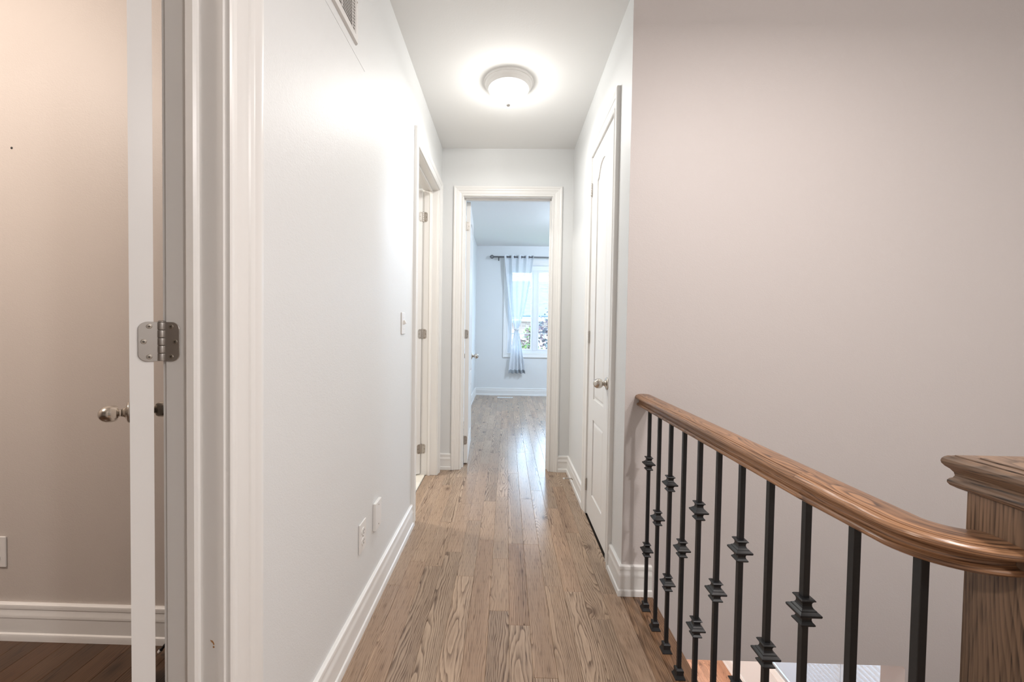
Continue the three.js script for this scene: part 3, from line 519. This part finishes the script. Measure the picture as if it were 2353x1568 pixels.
// ---------------------------------------------------------------- bedroom: window, curtain, rod, register
{
  const g = struct('window_1', 'white framed bedroom casement window with bars, partly behind the sheer curtain'), z = ZB - 0.055, { x0, x1, y0, y1 } = WIN;
  for (const [p, d, u, L] of [[V(x0, y0, ZB), UP, NX, y1 - y0], [V(x1, y0, ZB), UP, PX, y1 - y0], [V(x0, y0, ZB), PX, V(0, -1, 0), x1 - x0], [V(x0, y1, ZB), PX, UP, x1 - x0]]) part('casing', mould(CAS, p, d, u, PZ, L, -1, 0, -1, 0), M.trim, g);
  part('lining', [span(x0, x0 + 0.012, y0, y1, ZB - WALL, ZB), span(x1 - 0.012, x1, y0, y1, ZB - WALL, ZB), span(x0 + 0.012, x1 - 0.012, y0, y0 + 0.012, ZB - WALL, ZB), span(x0 + 0.012, x1 - 0.012, y1 - 0.012, y1, ZB - WALL, ZB)], M.vinyl, g);
  const fr = 0.030, mull = 0.072, n = 3, iw = (x1 - x0 - 2 * 0.012 - 2 * fr - (n - 1) * mull) / n;
  part('frame', [rbox(x0 + 0.0122, x0 + 0.012 + fr, y0 + 0.0122, y1 - 0.0122, z - 0.03, z + 0.03, 0.003), rbox(x1 - 0.012 - fr, x1 - 0.0122, y0 + 0.0122, y1 - 0.0122, z - 0.03, z + 0.03, 0.003), rbox(x0 + 0.012 + fr, x1 - 0.012 - fr, y0 + 0.0122, y0 + 0.012 + fr, z - 0.0295, z + 0.0295, 0.003), rbox(x0 + 0.012 + fr, x1 - 0.012 - fr, y1 - 0.10, y1 - 0.0122, z - 0.0295, z + 0.0295, 0.003)], M.vinyl, g);
  for (let i = 0; i + 1 < n; i++) { const c = x0 + 0.012 + fr + (i + 1) * iw + i * mull; part('mullion', rbox(c, c + mull, y0 + 0.042, y1 - 0.10, z - 0.032, z + 0.034, 0.004), M.vinyl, g); }
  for (let i = 0; i < n; i++) {
    const a = x0 + 0.012 + fr + i * (iw + mull), b = a + iw, c = y0 + 0.042, d = y1 - 0.10, sw = 0.034, gl = [a + sw, b - sw, c + sw, d - sw + 0.0];
    const sash = part('sash', [rbox(a + 0.001, a + sw, c, d, z - 0.02, z + 0.024, 0.003), rbox(b - sw, b - 0.001, c, d, z - 0.02, z + 0.024, 0.003), rbox(a + sw - 0.002, b - sw + 0.002, c + 0.001, c + sw, z - 0.0195, z + 0.0235, 0.003), rbox(a + sw - 0.002, b - sw + 0.002, d - sw, d - 0.001, z - 0.0195, z + 0.0235, 0.003)], M.vinyl, g);
    const ph = (gl[3] - gl[2]) / 5;
    for (let k = 0; k < 5; k++) {
      part('pane', new THREE.PlaneGeometry(gl[1] - gl[0], ph - 0.001).translate((gl[0] + gl[1]) / 2, gl[2] + ph * (k + 0.5), z), M.glass, sash);
      if (k) part('muntin', rbox(gl[0], gl[1], gl[2] + ph * k - 0.008, gl[2] + ph * k + 0.008, z - 0.008, z + 0.008, 0.002), M.vinyl, sash);
    }
  }
}
const RODY = 2.462, RODZ = -7.115;
{
  const r = thing('curtain_rod', 'dark metal curtain rod with a cage finial above the bedroom window', 'curtain rod', [0, RODY, RODZ]);
  part('rod', [cyl(0.0125, 0.36, 20).rotateZ(Math.PI / 2).translate(-0.07, 0, 0), cyl(0.0098, 1.72, 20).rotateZ(Math.PI / 2).translate(0.97, 0, 0)], M.rod, r);
  for (const [x, s] of [[-0.25, -1], [1.83, 1]]) {
    const a = []; for (let i = 0; i < 4; i++) a.push(new THREE.TorusGeometry(0.030, 0.0035, 8, 28).rotateY(i * Math.PI / 4).rotateZ(Math.PI / 2));
    a.push(cyl(0.014, 0.012, 20).rotateZ(Math.PI / 2).translate(-s * 0.034, 0, 0), new THREE.SphereGeometry(0.007, 12, 8).translate(s * 0.034, 0, 0));
    const f = part('finial', a, M.rod, r); f.position.x = x + s * 0.032;
  }
  for (const x of [-0.165, 1.70]) part('bracket', [cyl(0.006, 0.07, 12).rotateX(Math.PI / 2).translate(x, -0.020, -0.046), rbox(x - 0.010, x + 0.010, -0.055, 0.012, -0.085, -0.079, 0.002), rbox(x - 0.007, x + 0.007, -0.045, -0.010, -0.016, 0.008, 0.002)], M.rod, r);
}
{ // sheer striped curtain, tied in the middle
  const band = (y) => (y / 512 * 16) % 1 < 0.74;                    // wide sheer bands between narrow denser threads
  const stripes = dataTex(8, 512, (x, y) => { const o = band(y) ? 214 : 255; return [o, o, o]; });
  const weave = dataTex(8, 512, (x, y) => band(y) ? [240, 243, 247] : [196, 203, 212], true);
  stripes.repeat.set(1, 5.2); weave.repeat.set(1, 5.2);
  const cm = new THREE.MeshPhysicalMaterial({ map: weave, roughness: 1, transmission: 0.12, thickness: 0, side: THREE.DoubleSide, alphaMap: stripes, transparent: true });
  const hm = new THREE.MeshPhysicalMaterial({ color: lin(0.36, 0.39, 0.42), roughness: 1, transmission: 0.1, thickness: 0, side: THREE.DoubleSide });
  const c = thing('curtain', 'sheer white striped curtain tied in the middle beside the bedroom window', 'curtain', [0, 0, 0]);
  const NU = 120, NV = 150, pos = [], uv = [], idx = [], yT = RODY + 0.035, yB = 0.415;
  const half = (y) => { const tie = 1.19; if (y > tie) { const t = (y - tie) / (yT - tie); return 0.028 + (0.262 - 0.028) * Math.pow(t, 0.62); } const t = (tie - y) / (tie - yB); return 0.028 + (0.150 - 0.028) * Math.pow(t, 0.75); };
  const mid = (y) => { const tie = 1.19; if (y > tie) { const t = (y - tie) / (yT - tie); return 0.168 + 0.024 * t; } const t = (tie - y) / (tie - yB); return 0.168 + 0.016 * t; };
  for (let j = 0; j <= NV; j++) for (let i = 0; i <= NU; i++) {
    const u = i / NU, v = j / NV, y0 = yT + (yB - yT) * v, hw = half(y0), top = Math.max(0, (y0 - 2.2) / 0.3);
    const amp = Math.min(0.040, 0.018 + 0.060 * hw * (1 - 0.3 * top)), fold = Math.sin(u * Math.PI * 2 * 4 + 0.9) + 0.35 * (1 - top) * Math.sin(u * 31 + v * 3);
    const x = mid(y0) + (u - 0.5) * 2 * hw, z = RODZ + amp * fold + (y0 < 1.19 ? 0.0 : 0) ;
    pos.push(x, y0 - 0.006 * Math.cos(u * Math.PI * 8) - (y0 > 1.19 ? -0.035 * (1 - Math.min(1, (y0 - 1.19) / 0.5)) * Math.pow(2 * u - 1, 2) : 0), z); uv.push(u, v);
  }
  for (let j = 0; j < NV; j++) for (let i = 0; i < NU; i++) { const a = j * (NU + 1) + i, b = a + 1, d = a + NU + 1, e = d + 1; idx.push(a, d, b, b, d, e); }
  const g = new THREE.BufferGeometry(); g.setAttribute('position', new THREE.Float32BufferAttribute(pos, 3)); g.setAttribute('uv', new THREE.Float32BufferAttribute(uv, 2)); g.setIndex(idx); g.computeVertexNormals();
  g.setIndex(idx.filter((_, k) => Math.floor(k / (NU * 6)) < NV - 4)); part('drape', g, cm, c);
  const hg = g.clone(); hg.setIndex(idx.filter((_, k) => Math.floor(k / (NU * 6)) >= NV - 4)); part('hem', hg, hm, c);
  part('tieback', new THREE.TorusGeometry(0.036, 0.011, 10, 32).scale(1, 1, 0.9).rotateX(Math.PI / 2).scale(1, 1.5, 1).translate(0.168, 1.19, RODZ), std({ color: lin(0.80, 0.82, 0.86), roughness: 0.9 }), c);
  for (let i = 0; i < 8; i++) { const u = (i * 0.5 + 0.25 - 0.9 / (2 * Math.PI) + 0.25) / 4; if (u < 0.02 || u > 0.99) continue; const gr = part('grommet', new THREE.TorusGeometry(0.020, 0.004, 8, 24), M.rod, c); gr.position.set(mid(RODY) + (u - 0.5) * 2 * half(RODY), RODY, RODZ); gr.rotation.y = Math.PI / 2 - 0.5 * (i % 2 ? 1 : -1); }
}
{
  const r = thing('floor_register', 'white slotted floor register on the bedroom floor under the window', 'vent', [-0.014, 0.0005, -6.965]);
  part('frame', [rbox(-0.135, 0.135, 0, 0.005, -0.058, -0.040, 0.002), rbox(-0.135, 0.135, 0, 0.005, 0.040, 0.058, 0.002), rbox(-0.135, -0.118, 0, 0.005, -0.058, 0.058, 0.002), rbox(0.118, 0.135, 0, 0.005, -0.058, 0.058, 0.002)], M.plate, r);
  const b = []; for (let i = 0; i < 15; i++) b.push(new THREE.BoxGeometry(0.009, 0.003, 0.08).translate(-0.112 + i * 0.016, 0.0025, 0)); b.push(new THREE.BoxGeometry(0.24, 0.003, 0.010).translate(0, 0.0025, 0));
  part('grille', b, M.plate, r); part('backing', span(-0.12, 0.12, 0, 0.0008, -0.042, 0.042), M.dark, r);
}

// ---------------------------------------------------------------- lower level: window with blinds
{
  const g = struct('window_2', 'white framed window of the lower level behind the blinds'), { z0, z1, y0, y1 } = LWIN, x = XE + 0.07;
  for (const [p, d, u, L] of [[V(XE, y0, z0), UP, NZ, y1 - y0], [V(XE, y0, z1), UP, PZ, y1 - y0], [V(XE, y0, z0), PZ, V(0, -1, 0), z1 - z0], [V(XE, y1, z0), PZ, UP, z1 - z0]]) part('casing', mould(CAS, p, d, u, NX, L, -1, 0, -1, 0), M.trim, g);
  part('frame', [rbox(x - 0.03, x + 0.03, y0, y0 + 0.05, z0, z1, 0.003), rbox(x - 0.03, x + 0.03, y1 - 0.05, y1, z0, z1, 0.003), rbox(x - 0.03, x + 0.03, y0, y1, z0, z0 + 0.05, 0.003), rbox(x - 0.03, x + 0.03, y0, y1, z1 - 0.05, z1, 0.003)], M.vinyl, g);
  const n = 3, w = (z1 - z0 - 0.1) / n; for (let i = 0; i < n; i++) { if (i) part('mullion', rbox(x - 0.03, x + 0.03, y0 + 0.05, y1 - 0.05, z0 + 0.05 + i * w - 0.03, z0 + 0.05 + i * w + 0.03, 0.003), M.vinyl, g); part('pane', new THREE.PlaneGeometry(w, y1 - y0 - 0.1).rotateY(Math.PI / 2).translate(x, (y0 + y1) / 2, z0 + 0.05 + (i + 0.5) * w), M.glass, g); }
  const b = thing('window_blinds', 'white horizontal slat blinds over the lower level window seen below the stair wall', 'blinds', [XE + 0.022, 0, 0]);
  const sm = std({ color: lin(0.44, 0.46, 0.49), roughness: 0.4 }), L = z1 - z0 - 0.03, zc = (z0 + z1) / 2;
  const slat = new THREE.BoxGeometry(0.048, 0.0026, L).rotateZ(1.08);
  let k = 0; for (let y = y0 + 0.055; y < y1 - 0.06; y += 0.042) { const s = part('slat', slat, sm, b); s.position.set(0, y, zc); k++; }
  part('bottom_rail', rbox(-0.022, 0.022, y0 + 0.008, y0 + 0.026, zc - L / 2, zc + L / 2, 0.004), sm, b);
  part('head_rail', rbox(-0.025, 0.025, y1 - 0.05, y1 - 0.002, zc - L / 2, zc + L / 2, 0.004), sm, b);
  for (const z of [z0 + 0.25, zc - 0.5, zc + 0.5, z1 - 0.25]) part('cord', new THREE.CylinderGeometry(0.0015, 0.0015, y1 - y0 - 0.05, 6).translate(-0.027, (y0 + y1) / 2, z), sm, b);
}

// ---------------------------------------------------------------- outside the bedroom window
{
  const h = thing('neighbour_house', 'pale brick house with a shingle roof beyond the bedroom window', 'house', [0, -3.2, -15]);
  const brickT = dataTex(256, 256, (x, y) => { const r = Math.floor(y / 16), o = r % 2 ? 24 : 0, bx = (x + o) % 48, m = (y % 16 < 2 || bx < 2) ? 0 : 1, k = hash(Math.floor((x + o) / 48), r) * 26; return m ? [128 + k, 104 + k, 98 + k] : [150, 146, 142]; }, true);
  const roofT = dataTex(256, 256, (x, y) => { const r = Math.floor(y / 16), bx = (x + r * 19) % 32, k = hash(Math.floor((x + r * 19) / 32) + 9, r) * 16, d = (y % 16 < 2 || bx < 1) ? -16 : 0; return [84 + k + d, 92 + k + d, 100 + k + d]; }, true);
  brickT.repeat.set(0.85, 0.85); roofT.repeat.set(0.8, 0.8);
  part('wall', [boxUV(new THREE.BoxGeometry(11, 4.75, 6).translate(1, 2.375, -3.2))], std({ map: brickT, roughness: 0.9 }), h);
  part('fascia', rbox(-5, 7, 4.72, 4.92, 0.2, 0.26, 0.01), M.vinyl, h);
  part('soffit', rbox(-5, 7, 4.70, 4.74, -0.3, 0.22, 0.01), M.vinyl, h);
  const r = new THREE.BoxGeometry(12.2, 0.06, 5.2); const rf = part('roof', boxUV(r), std({ map: roofT, roughness: 0.9 }), h); rf.rotation.x = 0.36; rf.position.set(1, 5.80, -2.10);
  const lawn = flatStruct('ground', 'lawn outside below the bedroom window', [span(-30, 30, -3.4, -3.2, -45, -7.6)], std({ color: lin(0.16, 0.24, 0.10), roughness: 1 })); lawn.position.y = 0;
}
function leafy(name, label, cat, p, blobs, n, sz, col, trunkH) {
  const t = thing(name, label, cat, p);
  const g = new THREE.BufferGeometry(); g.setAttribute('position', new THREE.Float32BufferAttribute([0, 0, 0, 0.35, 0.5, 0.10, 0, 1, -0.05, 0, 0, 0, 0, 1, -0.05, -0.35, 0.5, 0.10], 3)); g.computeVertexNormals();
  const m = shade(new THREE.InstancedMesh(g, new THREE.MeshPhysicalMaterial({ color: 0xffffff, roughness: 0.7, transmission: 0.35, thickness: 0, side: THREE.DoubleSide }), n)); m.name = 'foliage'; m.userData.kind = 'stuff';
  const o = new THREE.Object3D(), c = new THREE.Color();
  for (let i = 0; i < n; i++) {
    const b = blobs[Math.floor(rnd() * blobs.length)], th = rr(0, 6.283), ph = Math.acos(rr(-1, 1)), r = Math.pow(rnd(), 0.45);
    o.position.set(b[0] + b[3] * r * Math.sin(ph) * Math.cos(th), b[1] + b[4] * r * Math.cos(ph), b[2] + b[3] * r * Math.sin(ph) * Math.sin(th));
    o.rotation.set(rr(0, 6.28), rr(0, 6.28), rr(0, 6.28)); const s = sz * rr(0.6, 1.3); o.scale.set(s, s, s); o.updateMatrix(); m.setMatrixAt(i, o.matrix);
    const q = col[Math.floor(rnd() * col.length)], f = rr(0.7, 1.3); m.setColorAt(i, c.setRGB(q[0] * f, q[1] * f, q[2] * f));
  }
  t.add(m);
  const bark = std({ color: lin(0.10, 0.075, 0.06), roughness: 0.95 });
  const tr = [new THREE.CylinderGeometry(0.04, 0.07, trunkH, 10).translate(0, trunkH / 2, 0)];
  for (const b of blobs) { const e = V(b[0], b[1], b[2]), s = V(0, trunkH * 0.85, 0); tr.push(new THREE.TubeGeometry(new THREE.CatmullRomCurve3([s, s.clone().lerp(e, 0.5).add(V(0, 0.12, 0)), e]), 10, 0.018, 6)); }
  part('trunk', tr, bark, t); return t;
}
leafy('plum_tree', 'dark leaved small tree outside the right half of the bedroom window', 'tree', [1.25, -3.2, -10.2], [[-0.15, 4.35, 0, 0.5, 0.42], [0.25, 4.75, -0.1, 0.55, 0.45], [-0.05, 3.8, 0.1, 0.6, 0.45], [0.3, 4.1, 0.2, 0.55, 0.5], [0.75, 4.3, 0, 0.6, 0.6]], 1500, 0.105, [[0.10, 0.075, 0.095], [0.07, 0.07, 0.085], [0.07, 0.09, 0.085], [0.13, 0.075, 0.085]], 3.4);
leafy('garden_shrub', 'small green shrub with reddish tips outside the left pane of the bedroom window', 'shrub', [0.52, -3.2, -10.0], [[-0.05, 4.0, 0, 0.26, 0.2], [0.05, 4.3, 0.1, 0.2, 0.22], [-0.35, 3.85, 0.1, 0.35, 0.22], [0.1, 3.8, -0.1, 0.35, 0.25]], 420, 0.10, [[0.16, 0.26, 0.07], [0.22, 0.30, 0.08], [0.22, 0.12, 0.12], [0.14, 0.12, 0.10]], 3.5);

scene.traverse((o) => { if (o.isMesh) o.castShadow = o.receiveShadow = true; });
renderer.render(scene, camera);
